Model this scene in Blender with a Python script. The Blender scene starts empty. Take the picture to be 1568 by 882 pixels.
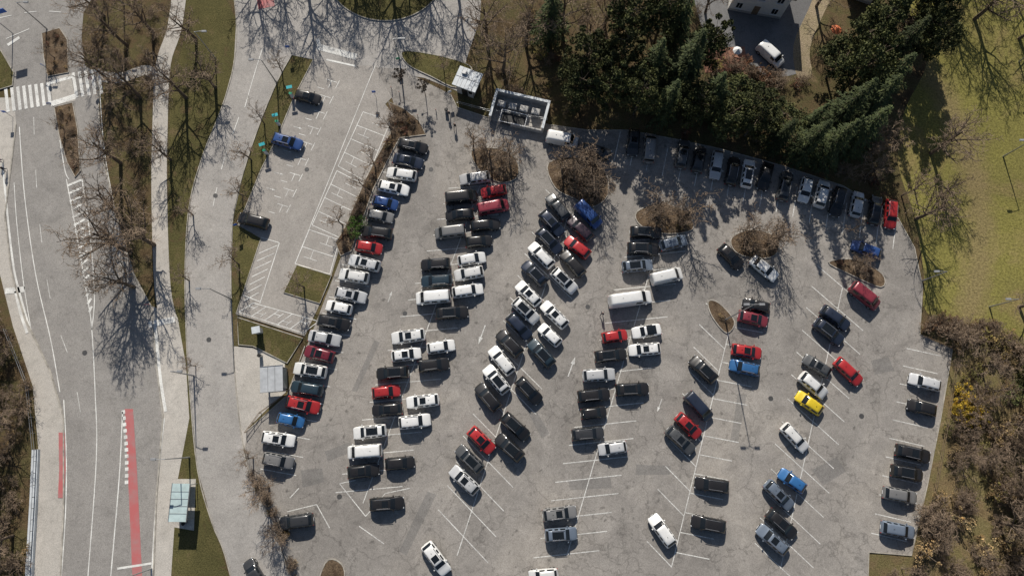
import bpy, math, random
from mathutils import Vector, Matrix
random.seed(7)
R=random.random
def U(a,b): return a+(b-a)*random.random()

# ---------------------------------------------------------------- survey grid
H=100.0; TILT=math.radians(12.0); F=1044.0
CT,ST=math.cos(TILT),math.sin(TILT)
def G(px,py,z=0.0):
    """survey coordinate -> ground metres"""
    u=(px-784)/F; v=(441-py)/F
    s=(H-z)/(CT-v*ST)
    return Vector((u*s,(v*CT+ST)*s,z))
def GD(px,py,deg):
    a=math.radians(deg)
    p=G(px,py); q=G(px+20*math.cos(a),py-20*math.sin(a))
    d=(q-p); d.z=0
    return d.normalized()

scene=bpy.context.scene
COL=scene.collection
def link(o): COL.objects.link(o); return o

# ---------------------------------------------------------------- materials
def newmat(name):
    m=bpy.data.materials.new(name); m.use_nodes=True
    nt=m.node_tree; b=nt.nodes['Principled BSDF']
    return m,nt,b
def N(nt,t,**k):
    n=nt.nodes.new(t)
    for a,v in k.items(): setattr(n,a,v)
    return n
def noise(nt,scale,detail=4,rough=.6,dist=0):
    g=nt.nodes.get('POS')
    if not g:
        g=N(nt,'ShaderNodeNewGeometry'); g.name='POS'
    n=N(nt,'ShaderNodeTexNoise'); n.inputs['Scale'].default_value=scale
    n.inputs['Detail'].default_value=detail; n.inputs['Roughness'].default_value=rough
    n.inputs['Distortion'].default_value=dist
    nt.links.new(g.outputs['Position'],n.inputs['Vector'])
    return n.outputs['Fac']
def ramp(nt,src,stops):
    r=N(nt,'ShaderNodeValToRGB'); e=r.color_ramp.elements
    while len(e)<len(stops): e.new(0.5)
    for i,(p,c) in enumerate(stops):
        e[i].position=p
        e[i].color=(c,c,c,1) if not hasattr(c,'__len__') else (c[0],c[1],c[2],1)
    nt.links.new(src,r.inputs['Fac']); return r.outputs['Color']
def mix(nt,fac,a,b,mode='MIX'):
    m=N(nt,'ShaderNodeMix',data_type='RGBA',blend_type=mode)
    for s,v in ((0,fac),(6,a),(7,b)):
        if hasattr(v,'is_linked'): nt.links.new(v,m.inputs[s])
        elif s==0: m.inputs[0].default_value=v
        else: m.inputs[s].default_value=(v[0],v[1],v[2],1)
    return m.outputs[2]
def bump(nt,b,src,st,dist=.05):
    n=N(nt,'ShaderNodeBump'); n.inputs['Strength'].default_value=st; n.inputs['Distance'].default_value=dist
    nt.links.new(src,n.inputs['Height']); nt.links.new(n.outputs[0],b.inputs['Normal'])
def simple(name,c,rough=.6,metal=0,coat=0,var=.12,sc=3):
    m,nt,b=newmat(name)
    f=noise(nt,sc,3)
    c1=[x*(1-var) for x in c]; c2=[min(1,x*(1+var)) for x in c]
    nt.links.new(ramp(nt,f,[(.3,c1),(.7,c2)]),b.inputs['Base Color'])
    b.inputs['Roughness'].default_value=rough; b.inputs['Metallic'].default_value=metal
    b.inputs['Coat Weight'].default_value=coat
    return m
def asphalt(name,base,crack=.5,patch=.25,warm=(1,1,1),spots=0):
    m,nt,b=newmat(name)
    c=[base*w for w in warm]
    f1=noise(nt,.05,6,.62,.8); f2=noise(nt,.3,6,.65,.6); f3=noise(nt,9,3,.7); f4=noise(nt,1.7,5,.7)
    col=ramp(nt,f1,[(.3,[x*(1-patch) for x in c]),(.5,c),(.7,[c[0]*(1+patch),c[1]*(1+patch*.93),c[2]*(1+patch*.8)])])
    col=mix(nt,.55+crack*.5,col,ramp(nt,f2,[(.25,.62),(.45,.95),(.55,1.02),(.75,1.28)]),'MULTIPLY')
    col=mix(nt,.8,col,ramp(nt,f3,[(.3,.66),(.5,1.),(.7,1.38)]),'MULTIPLY')
    col=mix(nt,.75,col,ramp(nt,f4,[(.2,.45),(.42,1.),(.8,1.12)]),'MULTIPLY')
    if spots:
        f5=noise(nt,.9,2,.5,.2); col=mix(nt,spots,col,ramp(nt,f5,[(.24,.35),(.31,.8),(.36,1.)]),'MULTIPLY')
        f6=noise(nt,.55,7,.75,1.5); col=mix(nt,spots,col,ramp(nt,f6,[(.58,1.),(.66,1.25),(.76,1.45)]),'MULTIPLY')
        f7=noise(nt,.16,5,.7,1.2); col=mix(nt,spots,col,ramp(nt,f7,[(.30,.70),(.42,.97),(.5,1.)]),'MULTIPLY')
    g=nt.nodes['POS']
    mp=N(nt,'ShaderNodeVectorMath',operation='ADD'); nn=N(nt,'ShaderNodeTexNoise'); nn.inputs['Scale'].default_value=.5; nn.inputs['Detail'].default_value=5
    sc=N(nt,'ShaderNodeVectorMath',operation='SCALE'); sc.inputs[3].default_value=5
    nt.links.new(g.outputs['Position'],nn.inputs['Vector']); nt.links.new(nn.outputs['Color'],sc.inputs[0])
    nt.links.new(g.outputs['Position'],mp.inputs[0]); nt.links.new(sc.outputs[0],mp.inputs[1])
    v=N(nt,'ShaderNodeTexVoronoi',feature='DISTANCE_TO_EDGE'); v.inputs['Scale'].default_value=.13
    nt.links.new(mp.outputs[0],v.inputs['Vector'])
    col=mix(nt,crack,col,ramp(nt,v.outputs['Distance'],[(0,.5),(.012,.8),(.02,1.)]),'MULTIPLY')
    nt.links.new(col,b.inputs['Base Color']); b.inputs['Roughness'].default_value=.88
    b.inputs['Specular IOR Level'].default_value=.3
    bump(nt,b,f3,.3,.02)
    return m
def groundmat(name,cols,sc=.25,fine=5,bs=.8,trail=False):
    m,nt,b=newmat(name)
    f1=noise(nt,sc,7,.65,.5); f2=noise(nt,fine,5,.75); f3=noise(nt,sc*.22,3)
    n=len(cols)
    col=ramp(nt,f1,[(.3+.4*i/(n-1),cols[i]) for i in range(n)])
    if trail:
        g=nt.nodes['POS']; sp=N(nt,'ShaderNodeSeparateXYZ'); nt.links.new(g.outputs['Position'],sp.inputs[0])
        def M(op,a,b_=None,c_=None):
            q=N(nt,'ShaderNodeMath',operation=op)
            for i,v in enumerate((a,b_,c_)):
                if v is None: continue
                if hasattr(v,'is_linked'): nt.links.new(v,q.inputs[i])
                else: q.inputs[i].default_value=v
            return q.outputs[0]
        yy=M('SUBTRACT',sp.outputs[1],36.); y2=M('MULTIPLY',yy,yy); cx=M('MULTIPLY_ADD',y2,-.011,71.8)
        dd=M('ABSOLUTE',M('SUBTRACT',sp.outputs[0],cx))
        dd=M('ADD',dd,M('MULTIPLY_ADD',noise(nt,.5,5,.7),5.,-2.5))
        dd2=M('MULTIPLY',dd,.3); mk=ramp(nt,dd2,[(.2,.75),(1,0)])
        col=mix(nt,mk,col,(.25,.195,.10))
    col=mix(nt,1,col,ramp(nt,f2,[(.28,.4),(.5,1.),(.72,1.6)]),'MULTIPLY')
    col=mix(nt,.7,col,ramp(nt,f3,[(.3,.7),(.7,1.3)]),'MULTIPLY')
    nt.links.new(col,b.inputs['Base Color']); b.inputs['Roughness'].default_value=.95
    b.inputs['Specular IOR Level'].default_value=.1
    bump(nt,b,f2,bs,.12)
    return m
def paintmat(name,c,under=.2,wear=.5):
    m,nt,b=newmat(name)
    f=noise(nt,5,6,.8); f2=noise(nt,.5,4)
    a=ramp(nt,f,[(wear-.12,0.),(wear+.06,1.)])
    a=mix(nt,.6,a,ramp(nt,f2,[(.35,.3),(.6,1.)]),'MULTIPLY')
    nt.links.new(mix(nt,a,(under*1.03,under,under*.96),c),b.inputs['Base Color'])
    b.inputs['Roughness'].default_value=.75
    return m
def objcol(name,rough=.3,metal=0.,coat=.6,leaf=False):
    m,nt,b=newmat(name)
    oi=N(nt,'ShaderNodeObjectInfo')
    if leaf:
        f=noise(nt,1.1,3,.6); f2=noise(nt,9,2)
        col=mix(nt,1,oi.outputs['Color'],ramp(nt,f,[(.3,(.45,.52,.47)),(.5,(1.,1.,1.)),(.7,(1.9,1.75,1.4))]),'MULTIPLY')
        col=mix(nt,.7,col,ramp(nt,f2,[(.3,.5),(.7,1.5)]),'MULTIPLY')
    else:
        f=noise(nt,2.5,4)
        col=mix(nt,.35,oi.outputs['Color'],ramp(nt,f,[(.3,.75),(.6,1.)]),'MULTIPLY')
        if coat>.3:   # thin road dust on the paint
            col=mix(nt,.04,col,(.35,.32,.28))
    nt.links.new(col,b.inputs['Base Color'])
    b.inputs['Roughness'].default_value=rough; b.inputs['Metallic'].default_value=metal
    b.inputs['Coat Weight'].default_value=coat; b.inputs['Coat Roughness'].default_value=.1
    if leaf: b.inputs['Specular IOR Level'].default_value=.15
    return m

M_LOT=asphalt('lot_asphalt',.275,.6,.22,(1.07,1,.92),.75)
M_LOT1=asphalt('smooth_asphalt',.33,.12,.08,(1.07,1,.92),.25)
M_ROAD=asphalt('road_asphalt',.285,.2,.1,(1.05,1,.94),.25)
M_RING=asphalt('ring_asphalt',.355,.15,.08,(1.05,1,.94),.2)
M_PAVE=asphalt('pavement',.45,.15,.1,(1.06,1,.91))
M_DRIVE=asphalt('driveway_asphalt',.17,.3,.2,(1,1,1.02))
M_PATCH=asphalt('repair_asphalt',.215,.3,.2,(1.05,1,.94))
M_KERB=simple('kerb_concrete',(.38,.355,.31),.85,var=.4,sc=1.0)
M_WHITE=paintmat('white_paint',(.85,.85,.81),.27,.42)
M_WORN=paintmat('worn_white_paint',(.82,.82,.78),.27,.475)
M_RED=paintmat('red_lane_paint',(.50,.14,.14),.3,.3)
M_ROUGH=groundmat('leaf_litter',[(.065,.045,.026),(.125,.09,.05),(.10,.088,.04),(.18,.135,.075)],.3)
M_GRASS=groundmat('winter_grass',[(.13,.088,.05),(.095,.088,.036),(.115,.103,.042),(.165,.125,.068)],.3)
M_DRY=groundmat('dry_grass',[(.12,.085,.045),(.20,.15,.08),(.17,.145,.065),(.27,.21,.12)],.3)
M_LAWN=groundmat('lawn',[(.25,.19,.09),(.205,.185,.06),(.23,.21,.062),(.29,.235,.10)],.09,3,.9,True)
M_SOIL=groundmat('planter_soil',[(.075,.05,.034),(.14,.10,.065),(.20,.15,.10)],.8)
M_DIRT=groundmat('dry_path',[(.27,.22,.15),(.31,.25,.17),(.26,.22,.13)],.3)
M_PAINT=objcol('car_paint',.36,.1,.6)
M_GLASS=simple('car_glass',(.012,.015,.018),.06,0,.3)
M_BLACK=simple('black_plastic',(.015,.015,.015),.6)
M_TYRE=simple('tyre_rubber',(.018,.018,.018),.9)
M_RIM=simple('alloy_rim',(.45,.45,.46),.35,.7)
M_LAMP=simple('headlight',(.7,.72,.75),.12,0,.8,var=.05)
M_TAIL=simple('taillight',(.4,.015,.015),.2,0,.8)
M_PLATE=simple('number_plate',(.75,.75,.75),.4)
M_BARK=simple('bark',(.13,.098,.072),.9,var=.4,sc=4)
M_TWIG=simple('twigs',(.25,.185,.13),.9,var=.35,sc=1.5)
M_LEAF=objcol('foliage',.75,0,0,True)
M_METAL=simple('galvanised_steel',(.38,.39,.4),.45,.6)
M_WALL=simple('white_render',(.75,.74,.7),.8,var=.06)
M_CONC=simple('concrete',(.45,.44,.42),.85,var=.15)
M_ROOFW=simple('pale_roof',(.60,.64,.67),.5,var=.15,sc=1)
M_TILE=simple('roof_tile',(.16,.09,.07),.8,var=.3,sc=2)
M_WOOD=simple('weathered_wood',(.2,.14,.09),.85,var=.3)
M_GREEN=simple('green_enamel',(.03,.32,.18),.4)
M_CYAN=simple('cyan_enamel',(.03,.4,.45),.4)
M_BLUE=simple('blue_enamel',(.02,.12,.5),.4)
M_SIGNW=simple('sign_white',(.8,.8,.8),.4,var=.03)
M_SIGNR=simple('sign_red',(.6,.03,.03),.4,var=.03)
M_SKIN=simple('skin',(.5,.32,.24),.6)
M_HAIR=simple('hair',(.04,.025,.015),.7)
M_JEANS=simple('jeans',(.03,.04,.07),.9)
M_JACKET=objcol('jacket',.85,0,0)

# ---------------------------------------------------------------- mesh helpers
class MB:
    def __init__(s): s.v=[];s.f=[];s.m=[]
    def add(s,vs,fs,mi=0):
        o=len(s.v); s.v+= [tuple(p) for p in vs]
        for f in fs: s.f.append(tuple(i+o for i in f)); s.m.append(mi)
    def box(s,c,d,mi=0,rot=0,taper=1.0):
        cx,cy,cz=c; dx,dy,dz=d[0]/2,d[1]/2,d[2]/2; cs,sn=math.cos(rot),math.sin(rot)
        vs=[]
        for z,t in ((-dz,1),(dz,taper)):
            for x,y in ((-dx,-dy),(dx,-dy),(dx,dy),(-dx,dy)):
                x*=t;y*=t
                vs.append((cx+x*cs-y*sn,cy+x*sn+y*cs,cz+z))
        s.add(vs,[(3,2,1,0),(4,5,6,7),(0,1,5,4),(1,2,6,5),(2,3,7,6),(3,0,4,7)],mi)
    def tube(s,p,q,r0,r1,n=6,mi=0,cap=True):
        p=Vector(p);q=Vector(q);d=(q-p)
        if d.length<1e-6:return
        d.normalize()
        a=d.orthogonal().normalized(); b=d.cross(a)
        vs=[]
        for c,r in ((p,r0),(q,r1)):
            for i in range(n):
                t=2*math.pi*i/n
                vs.append(c+a*(r*math.cos(t))+b*(r*math.sin(t)))
        fs=[(i,(i+1)%n,n+(i+1)%n,n+i) for i in range(n)]
        if cap: fs+=[tuple(range(n-1,-1,-1)),tuple(range(n,2*n))]
        s.add(vs,fs,mi)
    def mesh(s,name,mats,smooth=False):
        me=bpy.data.meshes.new(name); me.from_pydata(s.v,[],s.f)
        for m in mats: me.materials.append(m)
        me.polygons.foreach_set('material_index',s.m)
        if smooth: me.polygons.foreach_set('use_smooth',[True]*len(s.f))
        me.update(); return me
    def obj(s,name,mats,loc=(0,0,0),rz=0,smooth=False):
        o=bpy.data.objects.new(name,s.mesh(name,mats,smooth)); o.location=loc; o.rotation_euler[2]=rz
        return link(o)

def smoothpts(pts,n=5,closed=True):
    out=[];L=len(pts)
    rng=range(L) if closed else range(L-1)
    for i in rng:
        def g(k): return pts[k%L] if closed else pts[max(0,min(L-1,k))]
        p0,p1,p2,p3=[Vector(g(i+k)) for k in (-1,0,1,2)]
        for j in range(n):
            t=j/n
            out.append(.5*((2*p1)+(p2-p0)*t+(2*p0-5*p1+4*p2-p3)*t*t+(3*p1-p0-3*p2+p3)*t*t*t))
    if not closed: out.append(Vector(pts[-1]))
    return out
from mathutils.geometry import tessellate_polygon
def region(name,px,z,mat,smooth=True,closed=True,raise_=0):
    w=[G(x,y) for x,y in px]
    if smooth: w=smoothpts(w,4)
    w=[Vector((p.x,p.y,z)) for p in w]
    tr=tessellate_polygon([w])
    fs=[]
    for t in tr:
        a,b,c=[w[i] for i in t]
        fs.append(t if (b-a).cross(c-a).z>0 else (t[0],t[2],t[1]))
    mb=MB(); mb.add(w,fs)
    if raise_:
        n=len(w); lo=[Vector((p.x,p.y,z-raise_)) for p in w]
        mb.add(w+lo,[(i,(i+1)%n,n+(i+1)%n,n+i) for i in range(n)])
    mb.obj(name,[mat]); return w
def ribbon(mb,w,width,z0,z1=None,mi=0,closed=False):
    n=len(w); L=[];Rr=[]
    for i in range(n):
        if closed: a=w[i-1];b=w[(i+1)%n]
        else: a=w[max(0,i-1)];b=w[min(n-1,i+1)]
        d=Vector((b.x-a.x,b.y-a.y,0))
        if d.length<1e-6: d=Vector((1,0,0))
        d.normalize(); nn=Vector((-d.y,d.x,0))*(width/2)
        L.append(w[i]+nn); Rr.append(w[i]-nn)
    top=z0 if z1 is None else z1
    vs=[(p.x,p.y,top) for p in L]+[(p.x,p.y,top) for p in Rr]
    k=n if closed else n-1
    mb.add(vs,[(n+i,n+(i+1)%n,(i+1)%n,i) for i in range(k)],mi)
    if z1 is not None:
        for S,fl in ((L,0),(Rr,1)):
            vs=[(p.x,p.y,z1) for p in S]+[(p.x,p.y,z0) for p in S]
            mb.add(vs,[((i,(i+1)%n,n+(i+1)%n,n+i) if fl==0 else (n+i,n+(i+1)%n,(i+1)%n,i)) for i in range(k)],mi)
KERB=MB()
def kerb(px,closed=False,smooth=True,w=.13,h=.12):
    p=[G(x,y) for x,y in px]
    if smooth: p=smoothpts(p,4,closed)
    ribbon(KERB,p,w,0,h,0,closed)

# ---------------------------------------------------------------- ground
mb=MB(); mb.add([(-1500,-1500,0),(1500,-1500,0),(1500,1500,0),(-1500,1500,0)],[(0,1,2,3)]); mb.obj('ground',[M_ROUGH])
region('lawn',[(1405,-200),(1390,0),(1420,90),(1385,170),(1375,250),(1400,330),(1415,420),(1420,480),(1500,500),(1600,520),(1800,520),(1800,-200)],.01,M_LAWN)
region('dry_grass_bank',[(1410,500),(1500,505),(1800,515),(1800,1100),(1310,1100),(1320,850),(1390,845),(1410,740),(1430,640),(1450,540)],.006,M_DRY,False)
region('grass_verge',[(290,-60),(362,30),(358,100),(340,165),(312,235),(291,310),(284,400),(285,500),(291,600),(303,720),(325,800),(350,880),(360,940),(262,940),(262,740),(280,640),(272,500),(256,440),(258,300),(262,150),(283,50)],.012,M_GRASS)
region('grass_verge',[(447,80),(482,92),(450,150),(425,210),(400,260),(365,345),(400,365),(362,480),(352,480),(350,400),(357,330),(372,265),(398,190),(425,120)],.012,M_GRASS,False)
region('pavement',[(-300,150),(25,150),(27,190),(20,250),(10,330),(20,420),(42,490),(80,570),(100,640),(100,780),(92,960),(48,960),(60,700),(50,590),(20,500),(0,420),(-300,400)],.02,M_PAVE,False)
region('pavement',[(225,465),(272,486),(285,560),(290,640),(272,735),(262,882),(262,960),(222,960),(240,760),(250,640),(240,560)],.02,M_PAVE,False)
region('pavement',[(264,733),(300,733),(297,812),(262,806)],.024,M_PAVE,False)
region('pavement',[(356,530),(385,532),(436,550),(438,600),(410,625),(380,655),(378,700),(362,640)],.02,M_PAVE,False)
mb=MB()
for pts,w,z in (([(280,-60),(268,40),(250,100),(245,200),(244,300),(249,440),(262,500)],2.4,.026),([(118,110),(180,120),(225,108),(250,130)],1.8,.03)):
    ribbon(mb,smoothpts([G(*p) for p in pts],5,False),w,z)
mb.obj('footpath',[M_PAVE])
road_l=[(25,190),(18,250),(8,330),(18,420),(40,490),(78,570),(98,640),(98,780),(90,960)]
road_r=[(128,20),(125,60),(130,100),(150,115),(152,180),(160,250),(178,330),(205,420),(232,470),(240,560),(250,640),(240,760),(232,960)]
region('main_road',[(-500,-300),(150,-300),(140,0)]+road_r+road_l[::-1]+[(20,130),(-5,75),(-500,70)],.034,M_ROAD,False)
region('access_road',[(345,-300),(350,-60),(362,30),(358,100),(340,165),(312,235),(291,310),(284,400),(285,500),(291,600),(303,720),(325,800),(345,850),(372,960),(480,960),(440,870),(418,800),(388,745),(372,680),(362,600),(358,540),(354,430),(357,335),(372,268),(398,190),(425,125),(447,85),(480,92),(545,102),(575,108),(600,112),(650,120),(700,140),(718,80),(735,30),(740,-60),(740,-300)],.038,M_RING,False)
region('short_stay_parking',[(480,92),(545,102),(575,100),(600,150),(590,160),(604,178),(598,200),(560,290),(520,380),(508,420),(490,465),(467,514),(362,482),(400,365),(365,345),(400,260),(425,210),(450,150)],.044,M_LOT1,False)
lot=[(575,104),(612,106),(690,145),(700,165),(745,180),(830,190),(900,200),(960,200),(1040,215),(1100,228),(1200,255),(1290,285),(1375,335),(1400,380),(1412,440),(1408,512),(1458,535),(1440,640),(1420,740),(1395,850),(1330,845),(1325,1100),(490,1100),(445,880),(418,800),(388,745),(375,690),(378,660),(440,605),(470,530),(520,400),(560,300),(600,215),(610,180),(600,150)]
region('parking_lot',lot,.05,M_LOT,False)
region('house_driveway',[(1075,-60),(1080,60),(1110,85),(1150,110),(1200,118),(1235,100),(1245,40),(1290,-60)],.02,M_DRIVE)
region('gravel_path',[(1222,120),(1215,70),(1240,10),(1270,-60),(1300,-60),(1262,20),(1240,75),(1243,115)],.026,M_DIRT)
region('brick_terrace',[(1072,75),(1140,72),(1145,108),(1080,112)],.028,simple('terrace_brick',(.3,.15,.1),.9,var=.3,sc=3),False)
# asphalt repairs
mb=MB()
for x,y,w,l,a in ((520,690,1.6,4,20),(905,740,1.5,6,5),(760,300,2,5,60),(640,800,1.2,9,65),(1270,720,2.5,4,30),(1130,640,1.3,7,80),(560,560,1.1,8,65),(1350,560,2,3,10),(1000,720,1.3,5,0),(820,640,1,6,-60),(480,730,2.2,3,10)):
    d=GD(x,y,a); n=Vector((-d.y,d.x,0)); c=G(x,y)
    q=[c+d*l/2+n*w/2,c-d*l/2+n*w/2,c-d*l/2-n*w/2,c+d*l/2-n*w/2]
    mb.add([(p.x+U(-.2,.2),p.y+U(-.2,.2),.054) for p in q],[(0,1,2,3)])
mb.obj('asphalt_repairs',[M_PATCH])

kerb(road_l,smooth=False,w=.2); kerb(road_r[3:],smooth=False,w=.2)
kerb([(350,-60),(362,30),(358,100),(340,165),(312,235),(291,310),(284,400),(285,500),(291,600),(303,720),(325,800),(345,850),(372,960)])
kerb([(447,85),(425,125),(398,190),(372,268),(357,335),(354,430),(358,540),(362,600),(372,680),(388,745),(418,800),(440,870),(480,960)])
kerb([(480,92),(450,150),(425,210),(400,260),(365,345),(400,365),(362,480),(467,514)],smooth=False)
kerb([(690,145),(700,165),(745,180),(830,190),(900,200),(960,200),(1040,215),(1100,228),(1200,255),(1290,285),(1375,335),(1400,380),(1412,440),(1408,512),(1458,535),(1440,640),(1420,740),(1395,850),(1330,845),(1325,1000)],smooth=False)
kerb([(378,660),(440,605),(467,530)],smooth=False)

# islands
def island(name,px,mat,smooth=True,h=.11):
    w=region(name,px,.05+h,mat,smooth,raise_=h)
    ribbon(KERB,w,.13,.04,.05+h+.03,0,True)
island('grass_island',[(435,448),(455,406),(508,422),(490,465)],M_GRASS,False)
island('grass_verge',[(364,486),(464,518),(440,556),(418,545),(388,530),(366,528)],M_GRASS,False)
island('grass_island',[(617,80),(660,84),(712,98),(722,112),(700,135),(660,118),(625,100)],M_GRASS)
island('planted_strip',[(595,157),(620,168),(642,186),(652,207),(612,212),(592,250),(572,290),(556,335),(538,385),(522,392),(514,372),(528,350),(542,318),(560,275),(578,240),(598,205),(604,180)],M_SOIL,False)
island('planted_island',[(722,232),(760,228),(790,245),(792,272),(765,280),(735,262)],M_SOIL)
island('planted_island',[(840,250),(890,242),(925,262),(930,300),(905,318),(880,305),(850,288)],M_SOIL)
island('planted_island',[(975,325),(1010,312),(1050,325),(1060,352),(1015,358),(980,345)],M_SOIL)
island('planted_island',[(1120,365),(1150,352),(1190,365),(1185,392),(1150,395),(1125,385)],M_SOIL)
island('planted_island',[(1084,462),(1100,464),(1124,492),(1112,510),(1090,485)],M_SOIL)
island('planted_island',[(1268,402),(1310,398),(1350,420),(1348,440),(1300,420)],M_SOIL)
island('planted_island',[(498,862),(520,860),(528,884),(510,940),(480,930)],M_SOIL)
island('planted_island',[(65,52),(92,44),(104,62),(106,112),(74,118),(68,90)],M_SOIL,False)
island('planted_island',[(84,165),(112,158),(120,200),(124,262),(116,272),(104,250),(92,210)],M_SOIL,False)
cc=[(590+92*math.cos(a)*1.0,-45+78*math.sin(a)) for a in [i*math.pi/12 for i in range(24)]]
island('roundabout_green',cc,M_GRASS)
island('grass_island',[(-200,75),(0,75),(22,112),(20,132),(0,138),(-200,140)],M_GRASS,False)
KERB.obj('kerbs',[M_KERB])
mb=MB()
mb.add([G(*p)+Vector((0,0,.056)) for p in ((76,120),(108,112),(116,155),(82,162))],[(3,2,1,0)])
mb.obj('refuge_paving',[M_PAVE])

# ---------------------------------------------------------------- markings
MK=MB()
ZM=.06
def ln(p,q,w=.12,mi=0,world=False):
    a=p if world else G(*p); b=q if world else G(*q)
    d=(b-a); d.z=0; d.normalize(); n=Vector((-d.y,d.x,0))*w/2
    z=ZM+U(0,.003)
    MK.add([(v.x,v.y,z) for v in (a-n,b-n,b+n,a+n)],[(0,1,2,3)],mi)
def pl(pts,w=.12,mi=0,dash=None):
    W=smoothpts([G(*p) for p in pts],6,False)
    if not dash: ribbon(MK,W,w,ZM+.001,None,mi); return
    on,off=dash; acc=0; state=True; cur=[W[0]]
    for i in range(len(W)-1):
        seg=(W[i+1]-W[i]).length; pos=0
        while pos<seg:
            need=(on if state else off)-acc; step=min(need,seg-pos)
            pos+=step; acc+=step; pt=W[i].lerp(W[i+1],pos/seg); cur.append(pt)
            if acc>=(on if state else off)-1e-6:
                if state and len(cur)>1: ribbon(MK,cur,w,ZM+.001,None,mi)
                state=not state; acc=0; cur=[pt]
def along(p0,p1,pitch,f,off=0):
    a=G(*p0);b=G(*p1);L=(b-a).length;d=(b-a).normalized();k=off
    while k<=L: f(a+d*k); k+=pitch
def stalls(p0,p1,pitch,angL,angR,ll=4.8,lr=4.8,spine=True,off=0,mi=1):
    if spine: ln(p0,p1,.12,mi)
    mx,my=(p0[0]+p1[0])/2,(p0[1]+p1[1])/2
    def f(c):
        if angL is not None:
            d=GD(mx,my,angL); ln(c,c-d*ll*U(.93,1.02),.12,mi,True)
        if angR is not None:
            d=GD(mx,my,angR); ln(c,c+d*lr*U(.93,1.02),.12,mi,True)
    along(p0,p1,pitch,f,off)
def fA(c):
    d=GD(520,480,-10); ln(c,c+d*5.2,.12,1,True)
along((598,217),(398,720),2.62,fA)
stalls((735,285),(556,770),2.65,5,5)
stalls((872,325),(700,850),3.55,-45,-45,5,5)
stalls((1010,365),(868,850),2.65,6,6)
stalls((1118,500),(1028,868),3.5,-45,None,5,5)
stalls((1118,500),(1028,868),2.75,None,-11,5,5,False)
stalls((1290,440),(1195,870),3.45,-42,-42,5,5)
along((1440,545),(1385,850),2.7,lambda c:ln(c,c-GD(1400,700,-13)*5,.12,1,True))
def fT(c):
    d=GD(1150,260,80); ln(c,c-d*5,.12,1,True)
along((950,202),(1375,335),2.6,fT)
for a,b in (((440,783),(485,772)),((485,772),(505,808)),((545,735),(520,740)),((520,740),(560,790)),((560,790),(590,755)),((590,755),(628,747)),((550,805),(588,832)),((444,762),(458,747))): ln(a,b,.12,1)
def boxes(a,b,c,d,n):
    A,B,C,D=[G(*p) for p in (a,b,c,d)]
    for i in range(n+1):
        t=i/n; ln(A.lerp(C,t),B.lerp(D,t),.11,0,True)
    ln(A,C,.11,0,True); ln(B,D,.11,0,True)
    for i in range(0,n):
        t=(i+.5)/n; u=.35 if i%2 else .65
        P=A.lerp(C,t);Q=B.lerp(D,t); M_=P.lerp(Q,u)
        e=(A.lerp(C,(i)/n)).lerp(B.lerp(D,i/n),u); ln(e,M_,.09,0,True); ln(P.lerp(Q,u-.2),P.lerp(Q,u+.2),.09,0,True)
boxes((556,172),(598,186),(518,255),(560,278),4)
boxes((516,262),(556,282),(478,345),(522,365),4)
boxes((474,352),(520,368),(452,404),(505,420),2)
boxes((366,478),(388,464),(464,510),(488,492),5)
ln((575,100),(452,404),.1)
ln((400,364),(428,372)),ln((428,372),(398,465)),ln((372,452),(398,462))
for i in range(7):
    t=i/6; ln((425-26*t*1.1,376+72*t),(397-22*t,388+72*t),.12)
for i in range(9):
    t=i/8; x=500-75*t; y=122+190*t
    ln((x,y),(x+16,y+5),.1); ln((x+8,y+2),(x+3,y+13),.1)
    ln((x-14,y+12),(x-4,y+15),.1); ln((x+14,y+14),(x+20,y+2),.1)
def arrow(x,y,deg,s=1,mi=1):
    d=GD(x,y,deg); n=Vector((-d.y,d.x,0)); c=G(x,y)
    z=ZM+.004
    def P(a,b): v=c+d*a*s+n*b*s; return (v.x,v.y,z)
    MK.add([P(-1.2,-.07),P(.4,-.07),P(.4,.07),P(-1.2,.07)],[(0,1,2,3)],mi)
    MK.add([P(.4,-.25),P(1.3,0),P(.4,.25)],[(0,1,2)],mi)
for a in ((597,455,70,.7),(738,512,-110,1.2),(875,562,70,1.2),(1010,620,-110,.8)): arrow(*a)
for x,y,s in ((427,266,.6),(415,290,.6),(456,196,.6),(440,232,.6)): arrow(x,y,-15,s)
for i in range(8):
    x=8+i*9.2; ln((x+1,136-i*1.3),(x+5,172-i*1.6),.5)
for i in range(5):
    x=112+i*9.5; ln((x,112-i*1.5),(x+6,150-i*1.5),.5)
ln((76,128),(112,118),.5);ln((78,160),(116,148),.9)
ln((486,72),(546,88),1.1,1);ln((486,60),(490,74),.6,1);ln((500,92),(545,102),.3)
# main road lines
pl([(30,195),(38,300),(55,420),(78,520),(92,600)],.14)
pl([(102,275),(118,360),(135,460),(141,505),(146,600),(148,700),(135,882),(128,960)],.14)
pl([(126,275),(138,360),(145,450),(141,505)],.14)
for i in range(17):
    t=i/17; ln((103+36*t,285+205*t),(127+17*t-2,276+205*t),.35)
pl([(92,215),(100,262),(106,275)],.14)
pl([(152,120),(160,230),(178,330)],.12)
pl([(98,612),(102,700),(100,800),(88,960)],.16)
pl([(188,630),(183,730),(170,882),(164,960)],.16)
pl([(189,628),(194,690),(194,748)],.5,0,(.5,.4))
pl([(4,250),(12,330),(20,400),(28,440),(45,500)],.3)
pl([(22,280),(26,340),(36,430),(48,505)],.12)
pl([(228,497),(268,489)],.9)
pl([(238,500),(246,580),(254,630)],.45)
pl([(252,640),(240,760),(228,960)],.2)
pl([(8,446),(38,443)],.9);pl([(24,446),(32,480),(42,510)],.4)
pl([(52,180),(55,260),(62,350),(80,470),(110,560),(125,640)],.1,1,(3,6))
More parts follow.
